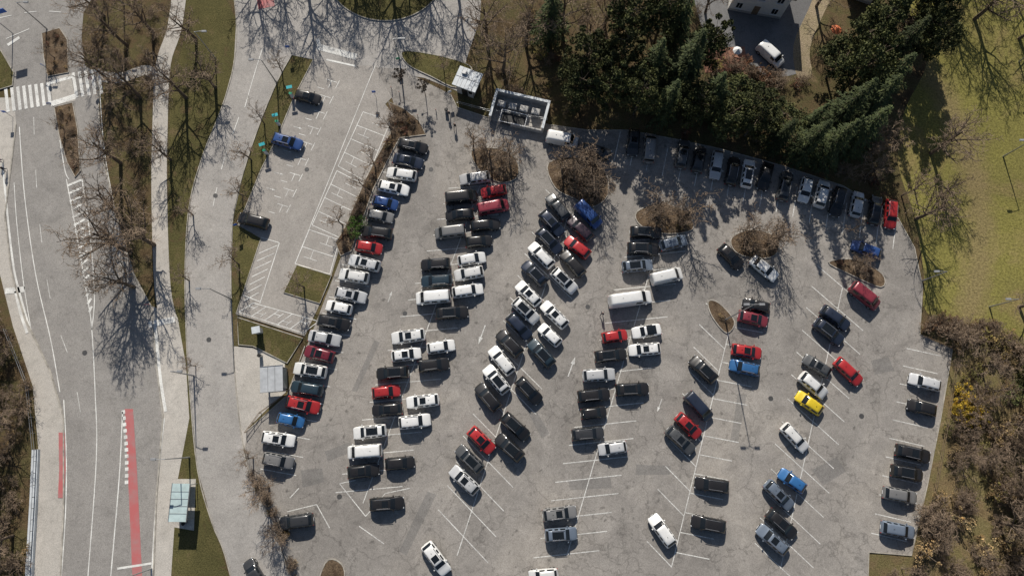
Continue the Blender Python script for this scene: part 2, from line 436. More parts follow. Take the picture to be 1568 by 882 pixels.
pl([(402,75),(388,120),(375,165)],.12);pl([(366,180),(345,240),(332,290),(322,340)],.12,0,(3,3))
ln((180,870),(232,862),.3)
ln((10,60),(45,45),.12);ln((12,70),(30,58),.5)
pl([(0,28),(60,18),(120,22)],.12,0,(2,2))
def redpoly(px):
    W=[G(*p) for p in px]; MK.add([(p.x,p.y,ZM-.006) for p in W],[tuple(range(len(W)))[::-1]],2)
redpoly([(191,626),(204,626),(210,720),(218,882),(222,960),(207,960),(203,882),(196,720)])
redpoly([(90,662),(100,662),(101,720),(98,762),(89,762),(91,720)])
redpoly([(392,-8),(418,-8),(421,10),(396,15)])
MK.obj('painted_road_markings',[M_WHITE,M_WORN,M_RED])
mb=MB()
for x,y in ((1319,637),(620,480),(900,470),(1180,610),(320,520),(330,300),(130,540),(520,760),(660,260),(470,260)):
    c=G(x,y); mb.tube((c.x,c.y,.04),(c.x,c.y,.066),.36,.36,16)
mb.obj('manhole_covers',[simple('cast_iron',(.1,.1,.1),.6,.5)])

# ---------------------------------------------------------------- cars
CARM=[M_PAINT,M_GLASS,M_BLACK,M_TYRE,M_RIM,M_LAMP,M_TAIL,M_PLATE]
def opts_get(o,k,d):
    for x in o:
        if isinstance(x,tuple) and x[0]==k: return x[1]
    return d
def car_mesh(name,L,W,Hh,st,opts=()):
    hw=W/2; rings=[]
    zb=.22
    for (fr,wf,belt,kind,rz,_) in st:
        x=L/2-fr*L; w=hw*wf
        z0=zb+(0.1 if fr<.05 or fr>.96 else 0)
        if kind=='h': hp=[(w*.88,z0),(w*.985,z0+.12),(w,belt*.68),(w*.975,belt),(w*.90,belt+.035),(w*.80,belt+.05),(w*.5,belt+.075),(0,belt+.085)]
        else:
            rw=w*opts_get(opts,'rw',.74)
            hp=[(w*.88,z0),(w*.985,z0+.12),(w,belt*.68),(w*.975,belt),(w*.93,belt+.03),(rw,rz-.05),(rw*.72,rz-.005),(0,rz+.015)]
        ring=[(x,y,z) for y,z in hp]+[(x,-y,z) for y,z in hp[:-1][::-1]]
        rings.append(ring)
    n=15; vs=[p for r in rings for p in r]
    fs=[];ms=[]
    for i in range(len(rings)-1):
        it=st[i][5]
        for j in range(14):
            k=min(j,13-j)
            fs.append((i*n+j,(i+1)*n+j,(i+1)*n+j+1,i*n+j+1))
            m=0
            if k==0: m=2
            if it=='roof' and k==4: m=1
            if it in('ws','rg') and k in(5,6): m=1
            if it=='roofblk' and k in (4,5,6): m=1
            ms.append(m)
        fs.append((i*n+14,(i+1)*n+14,(i+1)*n,i*n)); ms.append(2)
    fs.append(tuple(range(n))); ms.append(0)
    e=(len(rings)-1)*n
    fs.append(tuple(range(e+n-1,e-1,-1))); ms.append(0)
    me=bpy.data.meshes.new('t'); me.from_pydata(vs,[],fs)
    for m in CARM: me.materials.append(m)
    me.polygons.foreach_set('material_index',ms)
    ob=bpy.data.objects.new('t',me); link(ob)
    md=ob.modifiers.new('s','SUBSURF'); md.levels=1; md.render_levels=1
    dg=bpy.context.evaluated_depsgraph_get(); ev=ob.evaluated_get(dg); m2=ev.to_mesh()
    b=MB(); b.v=[tuple(v.co) for v in m2.vertices]; b.f=[tuple(p.vertices) for p in m2.polygons]; b.m=[p.material_index for p in m2.polygons]
    ev.to_mesh_clear(); bpy.data.objects.remove(ob)
    nb=len(b.f)
    cx=[s for s in st if s[5]=='ws'][0]
    wr=.33 if Hh<1.9 else .36
    for sx in (L/2-.19*L,-L/2+.18*L):
        for sy in (-1,1):
            y1=sy*(hw+.005); y0=sy*(hw-.2)
            b.tube((sx,y0,wr),(sx,sy*(hw-.03),wr),wr+.06,wr+.06,18,2)
            b.tube((sx,y0,wr),(sx,y1,wr),wr,wr,18,3)
            b.tube((sx,y1-sy*.02,wr),(sx,y1+sy*.012,wr),wr*.62,wr*.55,10,4)
    xc=L/2-cx[0]*L; zc=cx[2]
    for sy in(-1,1):
        b.box((xc-.22,sy*(hw+.08),zc+.12),(.16,.2,.14),0,sy*.15,.8)
        b.box((xc-.22,sy*(hw-.03),zc+.08),(.06,.12,.04),2)
        b.box((L/2-.20,sy*hw*.66,st[1][2]-.03),(.3,.34,.13),5,-sy*.42,.85)
        b.box((-L/2+.12,sy*hw*.76,st[-2][2]-.10),(.16,.26,.24),6,sy*.3,.9)
        for fx in (.46,.66): b.box((L/2-fx*L,sy*(hw*.992),.62),(.014,.014,.5),2)
        for fx in (.58,.78): b.box((L/2-fx*L*.98,sy*(hw*.998),.78),(.16,.03,.03),0)
    b.box((L/2-.005,0,.52),(.04,hw*.95,.14),2); b.box((L/2+.01,0,.36),(.03,.5,.11),7); b.box((-L/2-.01,0,.55),(.03,.5,.11),7)
    b.box((xc+.04,0,zc+.085),(.10,hw*1.35,.02),2)
    if 'rails' in opts:
        for sy in(-1,1): b.box((-.35,sy*hw*.66,Hh+.0),(L*.40,.05,.05),4)
    if 'sun' in opts: b.box((-.1,0,Hh+.004),(.85,hw*.95,.03),1)
    if 'pano' in opts: b.box((-.45,0,Hh+.004),(1.6,hw*1.05,.03),1)
    b.box((-L/2+.30*L,0,Hh+.02),(.14,.04,.07),2)
    me=b.mesh(name,CARM)
    me.polygons.foreach_set('use_smooth',[i<nb for i in range(len(b.f))])
    return me
def hatch(L=4.15,W=1.78,Hh=1.46,b=.0,opts=(),n='hatchback'):
    return car_mesh(n,L,W,Hh,[(0,.70,.52,'h',0,'hood'),(.02,.86,.60,'h',0,'hood'),(.09,.97,.72+b,'h',0,'hood'),(.24,1,.86+b,'h',0,'ws'),(.40,1,.90+b,'g',Hh-.05,'roof'),(.43,1,.90+b,'g',Hh-.01,'roof'),(.58,1,.91+b,'g',Hh,'p'),(.60,1,.91+b,'g',Hh,'roof'),(.80,.99,.93+b,'g',Hh-.03,'roof'),(.86,.97,.93+b,'g',Hh-.09,'rg'),(.965,.92,.90+b,'h',0,'deck'),(.985,.88,.75,'h',0,'deck'),(1,.78,.52,'h',0,'deck')],opts)
def sedan(L=4.6,W=1.82,Hh=1.43,opts=(),n='sedan'):
    return car_mesh(n,L,W,Hh,[(0,.68,.50,'h',0,'hood'),(.02,.86,.58,'h',0,'hood'),(.09,.97,.72,'h',0,'hood'),(.27,1,.85,'h',0,'ws'),(.42,1,.89,'g',Hh-.05,'roof'),(.45,1,.89,'g',Hh-.01,'roof'),(.56,1,.90,'g',Hh,'p'),(.58,1,.90,'g',Hh,'roof'),(.70,.99,.90,'g',Hh-.04,'roof'),(.74,.99,.91,'g',Hh-.09,'rg'),(.865,.97,.93,'h',0,'deck'),(.96,.92,.92,'h',0,'deck'),(.985,.86,.75,'h',0,'deck'),(1,.74,.52,'h',0,'deck')],opts)
def wagon(L=4.65,W=1.82,Hh=1.47,b=0,opts=('rails',),n='estate_car'):
    return car_mesh(n,L,W,Hh,[(0,.68,.50,'h',0,'hood'),(.02,.86,.60,'h',0,'hood'),(.09,.97,.74+b,'h',0,'hood'),(.25,1,.88+b,'h',0,'ws'),(.38,1,.91+b,'g',Hh-.05,'roof'),(.41,1,.91+b,'g',Hh-.01,'roof'),(.54,1,.92+b,'g',Hh,'p'),(.56,1,.92+b,'g',Hh,'roof'),(.72,1,.93+b,'g',Hh,'p'),(.74,1,.93+b,'g',Hh,'roof'),(.90,.98,.95+b,'g',Hh-.06,'rg'),(.975,.93,.95+b,'h',0,'deck'),(.99,.88,.75,'h',0,'deck'),(1,.80,.55,'h',0,'deck')],opts)
def van(L,W,Hh,glass,n):
    r='roof' if glass else 'p'
    return car_mesh(n,L,W,Hh,[(0,.75,.62,'h',0,'hood'),(.015,.88,.72,'h',0,'hood'),(.06,.97,.9,'h',0,'hood'),(.14,1,1.06,'h',0,'ws'),(.27,1,1.1,'g',Hh-.08,'roof'),(.30,1,1.1,'g',Hh-.02,'roof'),(.42,1,1.1,'g',Hh,'p'),(.44,1,1.1,'g',Hh,r),(.66,1,1.1,'g',Hh,'p'),(.68,1,1.1,'g',Hh,r),(.93,1,1.1,'g',Hh,'p'),(.965,.98,1.1,'g',Hh-.05,'rg' if glass else 'p'),(.99,.95,1.05,'h',0,'deck'),(1,.9,.6,'h',0,'deck')],(('rw',.86),))
def soft(n):
    L,W,Hh=4.35,1.8,1.38
    return car_mesh(n,L,W,Hh,[(0,.68,.50,'h',0,'hood'),(.02,.86,.58,'h',0,'hood'),(.09,.97,.72,'h',0,'hood'),(.29,1,.85,'h',0,'ws'),(.43,1,.89,'g',Hh-.05,'roof'),(.46,1,.89,'g',Hh-.01,'roofblk'),(.62,1,.90,'g',Hh,'roofblk'),(.70,.99,.91,'g',Hh-.09,'rg'),(.82,.97,.93,'h',0,'deck'),(.96,.92,.90,'h',0,'deck'),(.985,.86,.75,'h',0,'deck'),(1,.74,.52,'h',0,'deck')],())
CARS={'h':[hatch(),hatch(4.0,1.74,1.5,.02,(),'hatchback'),hatch(4.3,1.8,1.45,0,('sun',))],
 'c':[hatch(3.7,1.66,1.5,.02)],
 's':[sedan(),sedan(4.75,1.85,1.44,('sun',))],
 'w':[wagon(),wagon(4.75,1.84,1.48,0,('rails','sun')),wagon(4.7,1.84,1.49,0,('rails','pano')),wagon(4.55,1.8,1.46,0,())],
 'u':[wagon(4.45,1.85,1.66,.12,('rails',),'suv'),wagon(4.55,1.87,1.68,.14,('rails','pano'),'suv')],
 'm':[van(4.7,1.85,1.8,True,'minivan'),van(4.9,1.9,1.95,True,'minivan')],
 'v':[van(4.8,1.86,1.9,False,'panel_van')],
 'V':[van(6.4,2.02,2.45,False,'long_van')],
 'o':[soft('convertible')]}
PC={'k':(.008,.008,.010),'K':(.03,.033,.038),'g':(.075,.08,.085),'G':(.22,.22,.22),'s':(.45,.45,.45),'S':(.60,.61,.62),'w':(.88,.88,.86),
 'n':(.010,.022,.052),'b':(.02,.07,.24),'B':(.025,.14,.36),'t':(.012,.035,.055),'r':(.43,.018,.022),'R':(.19,.012,.03),'p':(.04,.02,.035),'y':(.82,.60,.02),'l':(.15,.19,.25),'c':(.28,.03,.05)}
def pc(k):
    c=PC[k]; j=U(.85,1.12); return (min(1,c[0]*j),min(1,c[1]*j),min(1,c[2]*j),1)
DATA="""632,224,-12,k,w;625,247,-12,n,s;615,267,-10,w,w;603,288,-12,w,w;590,311,-12,b,h;582,331,-12,G,h;577,356,-8,k,w;565,379,-8,r,h;558,403,-14,S,w;542,423,-10,w,u;537,452,-12,S,w;519,471,-12,w,h;511,494,-12,k,w;497,518,-10,S,s;489,542,-14,R,h;475,567,-8,w,w;470,595,-10,t,w;464,620,-14,r,w;445,643,-12,B,h;426,672,-8,w,w;426,705,-10,G,u
454,798,8,K,w;592,771,3,k,w
727,273,8,s,w;706,302,6,k,m;756,293,10,r,h;755,317,10,c,m;704,329,4,k,h;689,355,8,G,m;743,345,6,k,w;733,370,5,k,h;667,405,3,k,u;722,397,10,w,h;669,430,3,t,w;718,419,9,w,u;663,455,4,w,m;716,445,10,w,w;692,479,4,k,w
625,515,7,w,w;675,531,9,w,h;622,543,7,w,h;664,559,6,k,u;601,571,6,k,u;591,600,6,r,h;647,614,7,w,w;593,627,5,k,h;635,645,7,w,u;566,661,5,w,w;558,691,5,w,m;612,709,6,k,h;556,721,6,k,h
854,317,-52,g,w;901,328,-45,b,v;845,342,-48,n,w;888,350,-45,p,w;841,369,-46,n,w;884,379,-38,r,h;829,391,-46,w,w;877,404,-48,k,w;818,419,-45,n,u;864,430,-42,w,u;809,450,-45,w,h;805,476,-42,w,u;849,482,-45,w,w;795,500,-48,n,w;842,513,-44,w,h;780,526,-45,k,u;829,541,-46,t,w;768,552,-50,w,w;760,581,-50,w,u;810,598,-46,k,u;747,608,-50,k,u;789,653,-44,k,u;737,674,-45,r,h;780,685,-42,k,u;719,703,-44,g,w;711,735,-44,S,w;668,855,-54,w,w
989,356,-2,k,w;985,381,-4,k,w;1031,372,14,l,h;976,407,5,l,w;1021,423,13,w,v;965,458,8,w,V;990,507,8,w,o;941,515,8,r,c;987,535,5,w,w;935,544,5,k,w;917,574,5,S,w;968,596,3,k,w;909,605,5,k,w;909,632,6,k,c;900,664,6,K,w;938,686,8,S,h;857,786,7,G,w;859,818,4,l,u;832,881,5,w,h
1170,411,-38,w,s;1119,393,-45,k,h;1158,468,-12,k,h;1153,488,-12,c,h;1143,538,-10,r,h;1140,563,-12,B,u;1077,566,-45,k,u;1070,622,-48,n,m;1054,652,-44,r,h;1042,674,-42,g,w;1090,742,-8,k,w;1085,802,-12,k,w;1014,812,-55,w,w
1326,382,-22,b,w;1325,453,-38,c,m;1279,487,-35,n,w;1269,508,-38,n,w;1251,560,-32,g,h;1299,569,-42,r,w;1245,590,-40,w,u;1239,617,-36,y,h;1217,670,-46,w,w;1213,736,-36,B,h;1193,758,-45,l,w;1197,802,-42,k,w;1183,826,-42,l,w
861,213,-10,w,v;913,232,-15,K,w;970,218,86,K,h;995,226,84,G,m;1045,236,80,g,w;1070,244,80,K,h;1097,253,81,S,w;1122,262,80,k,w;1145,266,80,w,w;1172,270,76,k,s;1202,285,76,g,w;1233,291,78,w,h;1258,297,76,w,u;1283,309,76,k,w;1312,313,80,S,h;1340,322,80,k,w;1364,328,86,r,w
1416,585,-16,S,w;1412,624,-14,k,h;1398,694,-12,k,w;1389,724,-12,k,u;1378,758,-12,G,w;1375,811,-12,l,w
471,149,-14,k,h;440,217,-14,b,w;388,338,-14,k,w;1180,83,-42,w,v;390,878,-60,K,h"""
random.seed(21)
for e in DATA.replace('\n',';').split(';'):
    x,y,a,c,t=e.split(','); x=float(x);y=float(y);a=float(a)
    me=random.choice(CARS[t])
    o=bpy.data.objects.new('parked_van' if t in 'vV' else 'parked_car',me)
    p=G(x,y,.75 if t not in 'vVm' else 1.0); d=GD(x,y,a)
    flip=math.pi if R()<.4 else 0
    if t in 'vV': flip=0
    o.location=(p.x,p.y,.05); o.rotation_euler[2]=math.atan2(d.y,d.x)+flip+math.radians(U(-1.2,1.2))
    s=U(.99,1.05); o.scale=(s,s,s)
    o.color=pc(c); link(o)
    if x>1100 and x<1230 and y<100: o.location.z=.02

# ---------------------------------------------------------------- vegetation
def bare_mesh(name,h=10,seed=0,spread=.75,upright=.35,stems=1,nl=(9,6,6,5),r0=.17,rmin=.016):
    random.seed(seed); mb=MB()
    def br(p,d,L,r,lv):
        n=4 if lv<=1 else (3 if lv==2 else 2); pts=[p]; dd=d.copy()
        for i in range(n):
            dd=(dd+Vector((U(-1,1),U(-1,1),U(-.6,1)))*(.10 if lv==0 else .24)+Vector((0,0,upright*.2 if lv else .1))).normalized()
            pts.append(pts[-1]+dd*(L/n))
        sides=(7,5,4,3,3)[lv]
        for i in range(n):
            ra=r*(1-.7*i/n); rb=r*(1-.7*(i+1)/n)
            mb.tube(pts[i],pts[i+1],ra,rb,sides,0 if lv<2 else 1,False)
        if lv>=4: return
        k=nl[lv] if lv<len(nl) else 0
        t0=.28 if lv==0 else .18
        for j in range(int(k)):
            t=t0+(.98-t0)*(j+R()*.8)/k
            t=min(t,.99); s=t*n; i=int(s); q=pts[i].lerp(pts[i+1],s-i)
            ax=(pts[i+1]-pts[i]).normalized(); o=ax.orthogonal().normalized()
            o.rotate(Matrix.Rotation(U(0,6.28) if lv else j*2.4+U(-.4,.4),3,ax))
            nd=(ax*U(.45,.9)+o*spread*U(.7,1.3)).normalized()
            br(q,nd,L*(U(.5,.78) if lv==0 else U(.4,.66))*(1.05-.35*t),max(rmin,r*(1-.6*t)*U(.45,.68)),lv+1)
    for s in range(stems):
        if stems==1: br(Vector((0,0,-.05)),Vector((U(-.06,.06),U(-.06,.06),1)),h*.72,r0,0)
        else:
            a=s*6.28/stems+U(-.3,.3); br(Vector((.1*math.cos(a),.1*math.sin(a),-.05)),Vector((math.cos(a)*U(.15,1.2),math.sin(a)*U(.15,1.2),1)).normalized(),h*U(.5,.95),r0,1)
    return mb.mesh(name,[M_BARK,M_TWIG])
BARE=[bare_mesh('bare_tree',10,s,.85,.35,nl=(10,6,5,3),r0=.27,rmin=.026) for s in (1,2,3,4,5)]
SMALL=[bare_mesh('young_bare_tree',5,s,.9,.25,nl=(8,5,4,2),r0=.11,rmin=.02) for s in (11,12,13)]
BRUSH=[bare_mesh('bare_brush',3.0,s,1.,.3,stems=9,nl=(0,6,5,3),r0=.045,rmin=.02) for s in (21,22,23,24)]
def tree(px,py,h,kind='bare_tree',z=0,meshes=None,base=10.):
    me=random.choice(meshes or BARE); o=bpy.data.objects.new(kind,me); p=G(px,py)
    o.location=(p.x,p.y,z); s=h/base; w=s*U(.9,1.15)
    o.scale=(w,w,s); o.rotation_euler[2]=U(0,6.28); link(o); return o
random.seed(5)
for x,y,h in ((195,70,11),(160,25,11),(235,50,10),(168,125,10),(215,150,11),(185,250,11),(236,375,12),(200,385,13),(185,330,10),(205,440,10),(285,150,10),(262,245,8),(300,60,9),(330,135,8),
  (770,110,12),(745,60,11),(805,70,11),(860,50,12),(900,75,9),(925,40,10),(540,-60,12),(600,-30,12),(655,-50,12),(500,-65,12),(430,-60,12),(700,-20,12),(390,-50,12),(570,-90,12),(470,-20,11),(625,-75,12),
  (412,745,8),(430,815,5),(1330,225,9),(1325,270,7),(1425,235,11),(1402,335,11),(1455,0,12),(1492,30,12),(1530,-60,12),(1420,-50,12),(1560,60,11),(1470,-90,12),
  (1555,560,9),(1540,650,9),(1560,720,9),(1530,800,8),(1560,470,9),(1590,620,11),(1580,820,10),(1610,400,10),(1500,560,6),(1470,700,5),
  (-10,560,9),(15,650,8),(0,740,9),(20,820,8),(-30,640,10),(-25,860,9),(5,910,9),(10,510,7),(-60,500,10),(1080,20,9),(1250,10,9),(985,20,10),(1040,-30,11)):
    tree(x,y,h)
for x,y,h in ((725,228,7.5),(752,250,8),(780,250,7),(860,260,7),(875,265,8.5),(905,270,9),(915,295,7),(1000,325,7.5),(1045,335,8),(1140,360,7.5),(1175,372,8),(1188,370,7),(1310,412,5),
  (405,190,5.5),(385,245,6),(372,300,5),(366,405,6),(432,110,5),(525,345,6),(466,440,6),(575,255,6),(560,290,5.5),(600,200,5),(85,90,3.5),(100,200,3.5),(1300,355,4),(300,560,4),(1400,290,6),(680,110,4),(1440,300,6),(290,430,5),(296,330,5),(1380,300,6),(388,700,4.5),
  (1450,560,3.5),(1480,620,4),(1455,760,4),(1430,830,4),(1500,700,4.5),(1520,600,5),(1490,850,4),(1380,870,3.5),(1530,740,5),(30,600,4),(20,700,4)):
    tree(x,y,h,'small_bare_tree',.05,SMALL,5.)
for x,y,h in ((742,238,3.6),(770,252,4),(868,262,4.2),(900,262,4.2),(912,288,4.),(882,288,3.2),(1008,330,3.8),(1042,334,3.8),(1142,366,3.6),(1178,366,3.6),(1310,408,2.6),(1155,385,2.8)):
    tree(x,y,h,'bare_shrub',.1,BRUSH,3.)

def quadleaf(mb,p,s,mi=0):
    d=Vector((U(-1,1),U(-1,1),U(-1,1))).normalized(); e=d.orthogonal().normalized(); e.rotate(Matrix.Rotation(U(0,6.28),3,d))
    f=d.cross(e); a=s*U(.6,1.2); b=a*U(.4,.8)
    mb.add([p-e*a,p-f*b,p+e*a,p+f*b],[(0,1,2,3)],mi)
def conifer_mesh(seed,h=14,r=3.4):
    random.seed(seed); mb=MB()
    mb.tube((0,0,0),(0,0,h*.95),.24,.03,8,1,False)
    z=h*.08; lob=[(U(.65,1.3)) for _ in range(9)]
    while z<h*.985:
        t=z/h; n=8 if t<.75 else 6
        rr=r*(1-t)**.85+.12
        a0=U(0,6.28)
        for k in range(n):
            a=a0+k*6.283/n+U(-.25,.25)
            L=rr*U(.6,1.2)*lob[int((a%6.283)/6.283*9)%9]
            dx,dy=math.cos(a),math.sin(a); st=max(2,int(L/.27))
            mb.tube((0,0,z),(dx*L,dy*L,z-.28*L),.035,.01,3,1,False)
            for i in range(1,st+1):
                u=i/st; rad=L*u; wd=.10+.30*math.sin(min(1,u*1.05)*2.6)*min(1,L/2)
                for q in range(4):
                    off=U(-1,1)*wd
                    p=Vector((dx*rad-dy*off,dy*rad+dx*off,z-.30*rad*u+U(-.14,.1)+.05))
                    e=Vector((dx*.8-dy*off/wd*.7,dy*.8+dx*off/wd*.7,-.25)).normalized(); f=Vector((-e.y,e.x,U(-.6,.6))).normalized()
                    s=U(.16,.30); b=s*.35
                    mb.add([p-e*s,p-f*b,p+e*s,p+f*b],[(0,1,2,3)],0)
        z+=.55
    return mb.mesh('conifer',[M_LEAF,M_BARK])
def clump_mesh(seed,h=10,r=3.2,n=48,per=150,z0=.3,ls=.2,stem=.2,name='clump_tree'):
    random.seed(seed); mb=MB()
    mb.tube((0,0,0),(0,0,h*.8),stem,.04,7,1,False)
    for i in range(n):
        t=U(z0,1); a=U(0,6.28); rad=r*math.sqrt(R())*(math.sin(math.pi*min(1,(1-t)*.75+.18))**.7)
        c=Vector((rad*math.cos(a),rad*math.sin(a),h*t)); cr=U(.4,1.0)*r/3.2*(1 if t<.85 else .6)
        mb.tube((0,0,max(.1,c.z-rad*.6)),c,.05,.015,3,1,False)
        for k in range(per):
            v=Vector((U(-1,1),U(-1,1),U(-.6,1)))
            if v.length<.3: continue
            v=v.normalized()*(U(.5,1.25)); v.z*=.7
            quadleaf(mb,c+v*cr,ls)
    return mb.mesh(name,[M_LEAF,M_BARK])
CON=[conifer_mesh(s,14,rr) for s,rr in ((31,3.4),(32,2.9),(33,3.8),(34,3.2))]
CLU=[clump_mesh(s,n=46,per=140,ls=.18) for s in (41,42,43)]
SHR=[clump_mesh(s,1.7,1.15,18,50,.12,.075,.05,'leafy_shrub') for s in (51,52,53)]
random.seed(9)
for x,y,h,t in ((885,160,9,1),(928,158,10,1),(970,175,11,1),(1012,182,12,0),(1050,192,11,1),(892,120,11,1),(945,115,12,1),(990,130,13,0),(1035,140,17,0),(1075,172,12,0),(1065,110,13,1),
   (1100,205,9,1),(1140,208,9,1),(1180,228,10,0),(1215,242,13,0),(1248,246,14,0),(1285,232,15,0),(1262,200,16,0),(1300,190,15,0),(1225,205,10,0),(1180,200,7,1),
   (1330,150,13,0),(1290,140,14,1),(1345,105,14,0),(1385,95,13,1),(1395,50,13,1),(1345,50,13,0),(1290,95,10,1),(1320,70,11,1),(1265,120,8,1),(840,60,14,0),(1000,70,13,1),(955,75,12,1),(1025,75,15,0),(1380,20,12,1),(1110,170,7,1),(1150,180,7,1)):
    me=random.choice(CON if t==0 else CLU); o=bpy.data.objects.new('conifer_tree' if t==0 else 'pine_tree',me)
    p=G(x,y); o.location=(p.x,p.y,0); s=h/(14. if t==0 else 10.); w=(s*U(.95,1.2)) if t==0 else U(.95,1.25)
    o.scale=(w,w,s); o.rotation_euler[2]=U(0,6.28)
    k=U(.7,1.35); o.color=(.052*k,.066*k,.029*k,1) if t==0 else (.068*k,.076*k,.032*k,1)
    link(o)
def group(name):
    e=bpy.data.objects.new(name,None); link(e); return e
def inpoly(x,y,P):
    c=False;j=len(P)-1
    for i in range(len(P)):
        if (P[i][1]>y)!=(P[j][1]>y) and x<(P[j][0]-P[i][0])*(y-P[i][1])/(P[j][1]-P[i][1])+P[i][0]: c=not c
        j=i
    return c
def scatter(name,P,n,cols,sc=(.7,1.5),leafy=.5,z=0):
    e=group(name); xs=[p[0] for p in P]; ys=[p[1] for p in P]; k=0; i=0
    while i<n and k<n*30:
        k+=1; x=U(min(xs),max(xs)); y=U(min(ys),max(ys))
        if not inpoly(x,y,P): continue
        i+=1
        lf=R()<leafy
        o=bpy.data.objects.new('shrub_%d'%i,random.choice(SHR if lf else BRUSH)); p=G(x,y)
        o.location=(p.x,p.y,z); s=(sc[0]+(sc[1]-sc[0])*R()**1.6)*(1 if lf else .8); o.scale=(s*U(.8,1.35),s*U(.8,1.35),s*U(.75,1.1)); o.rotation_euler[2]=U(0,6.28)
        c=random.choice(cols); q=U(.7,1.3); o.color=(c[0]*q,c[1]*q,c[2]*q,1); o.parent=e; link(o)
BR=[(.29,.205,.11),(.24,.175,.095),(.18,.14,.07),(.36,.27,.15)]
OL=[(.27,.23,.085),(.21,.19,.08)]
RD=[(.2,.09,.06),(.17,.09,.065),(.22,.15,.09)]
scatter('brushwood',[(1425,500),(1500,500),(1600,520),(1620,900),(1340,900),(1345,860),(1400,860),(1430,740),(1450,640),(1468,540),(1418,512)],165,BR+BR+OL,(.4,1.7),.35)
scatter('hedge',[(1418,488),(1520,497),(1518,512),(1412,505)],30,[(.16,.10,.065)],(.7,1.),.5)
scatter('embankment_scrub',[(-60,420),(0,430),(18,505),(46,595),(54,700),(42,900),(-80,920)],90,BR,(.5,1.5),.25)
scatter('verge_scrub',[(140,0),(245,0),(236,100),(228,280),(232,440),(205,400),(175,300),(158,150),(155,130),(135,90)],45,BR,(.3,.7),.2)
scatter('planter_shrubs',[(600,162),(636,186),(640,203),(604,208),(585,250),(564,290),(548,335),(530,380),(522,372),(540,325),(566,275),(598,205)],55,RD+BR,(.3,.65),.5,.15)
for P,n in (([(725,235),(760,231),(786,247),(788,268),(765,275),(738,260)],8),([(845,253),(890,246),(920,264),(925,298),(903,312),(880,300)],10),([(980,325),(1010,315),(1048,328),(1052,350),(1015,354)],8),([(1125,365),(1150,356),(1184,367),(1180,388),(1150,390)],7),([(1275,403),(1310,402),(1344,422)],6),([(70,55),(90,50),(101,64),(102,108),(76,114)],14),([(88,168),(110,162),(117,200),(120,258),(106,245)],14),([(1088,466),(1118,492),(1110,504)],3)):
    scatter('island_shrubs',P,n,RD+BR,(.2,.5),.45,.15)
scatter('undergrowth',[(740,130),(760,40),(850,0),(1070,0),(1075,80),(1200,130),(1240,110),(1390,90),(1380,300),(1280,280),(1100,222),(960,195),(840,180)],90,BR+OL+RD,(.5,1.2),.5)
scatter('lower_bank_shrubs',[(378,700),(395,760),(420,805),(440,880),(470,900),(460,860),(428,790),(400,725)],22,BR,(.4,.8),.3)
scatter('yellow_shrubs',[(1462,595),(1500,600),(1498,645),(1468,640)],9,[(.48,.34,.05)],(1.,1.5),1)
scatter('terrace_shrubs',[(1070,85),(1145,95),(1200,120),(1190,140),(1090,110)],18,[(.27,.14,.09),(.21,.14,.09)],(.7,1.2),.6)
scatter('green_bushes',[(538,338),(553,342),(550,358),(540,356)],3,[(.07,.13,.03)],(.9,1.),1,.15)
scatter('green_bushes',[(1530,540),(1600,560),(1600,640),(1540,620)],7,[(.11,.12,.05)],(1.2,2),1)
scatter('green_bushes',[(1390,20),(1430,30),(1425,80),(1395,75)],6,[(.07,.055,.05)],(1.5,2.2),1)
ball=clump_mesh(61,4.2,1.3,22,60,.62,.08,.07,'ball_crown')
for x,y in ((617,132),(652,148)):
    o=bpy.data.objects.new('ball_crown_tree',ball); p=G(x,y); o.location=(p.x,p.y,.05); o.color=(.05,.04,.035,1); link(o)

# ---------------------------------------------------------------- structures
def parent_parts(name,loc,rz,parts):
    e=group(name); e.location=loc; e.rotation_euler[2]=rz
    for pn,mbb,mats in parts:
        o=bpy.data.objects.new(pn,mbb.mesh(pn,mats)); o.parent=e; link(o)
    return e
M_LH=simple('lamp_head',(.3,.31,.32),.4)
def lampobj(px,py,h,arm_deg,arm=1.2,double=False,z=.0):
    p=G(px,py); a=MB()
    a.tube((0,0,0),(0,0,.9),.13,.12,10); a.tube((0,0,.9),(0,0,h),.10,.06,10)
    arms=(1,-1) if double else (1,)
    for s in arms:
        a.tube((0,0,h-.05),(s*arm*.6,0,h+.12),.05,.045,6); a.tube((s*arm*.6,0,h+.12),(s*arm,0,h+.15),.045,.04,6)
        a.box((s*(arm+.3),0,h+.15),(.8,.34,.14),1,0,.8); a.box((s*(arm+.3),0,h+.07),(.55,.22,.03),2)
    d=GD(px,py,arm_deg)
    a.obj('street_lamp',[M_METAL,M_LH,M_LAMP],(p.x,p.y,z),math.atan2(d.y,d.x))
for a in ((1110,490,12.5,180,.7,True),(354,458,7.5,180,1.2),(297,575,7,0,1.0),(290,700,7,180),(330,90,7.5,0),(424,128,7,180),(72,45,7,0),(190,8,8,0),(1412,430,6,180),(612,92,6,0),(1536,240,6,180),(1515,470,6,180),(232,870,7,180),(1560,95,6,180)): lampobj(*a)
for x,y in ((449,150),(428,192),(409,236)):
    p=G(x,y); a=MB(); a.box((0,0,.7),(.4,.3,1.4),0); a.box((0,0,1.45),(.45,.35,.12),1); a.box((.21,0,1.1),(.02,.2,.3),2)
    a.box((0,.6,1.2),(.04,.04,2.4),3); a.box((0,.6,2.3),(.9,.5,.06),2,.3)
    a.obj('charging_station',[M_SIGNW,M_GREEN,M_CYAN,M_METAL],(p.x,p.y,.02),U(-.3,.3))
M_SG=simple('shelter_glass',(.25,.32,.34),.1)
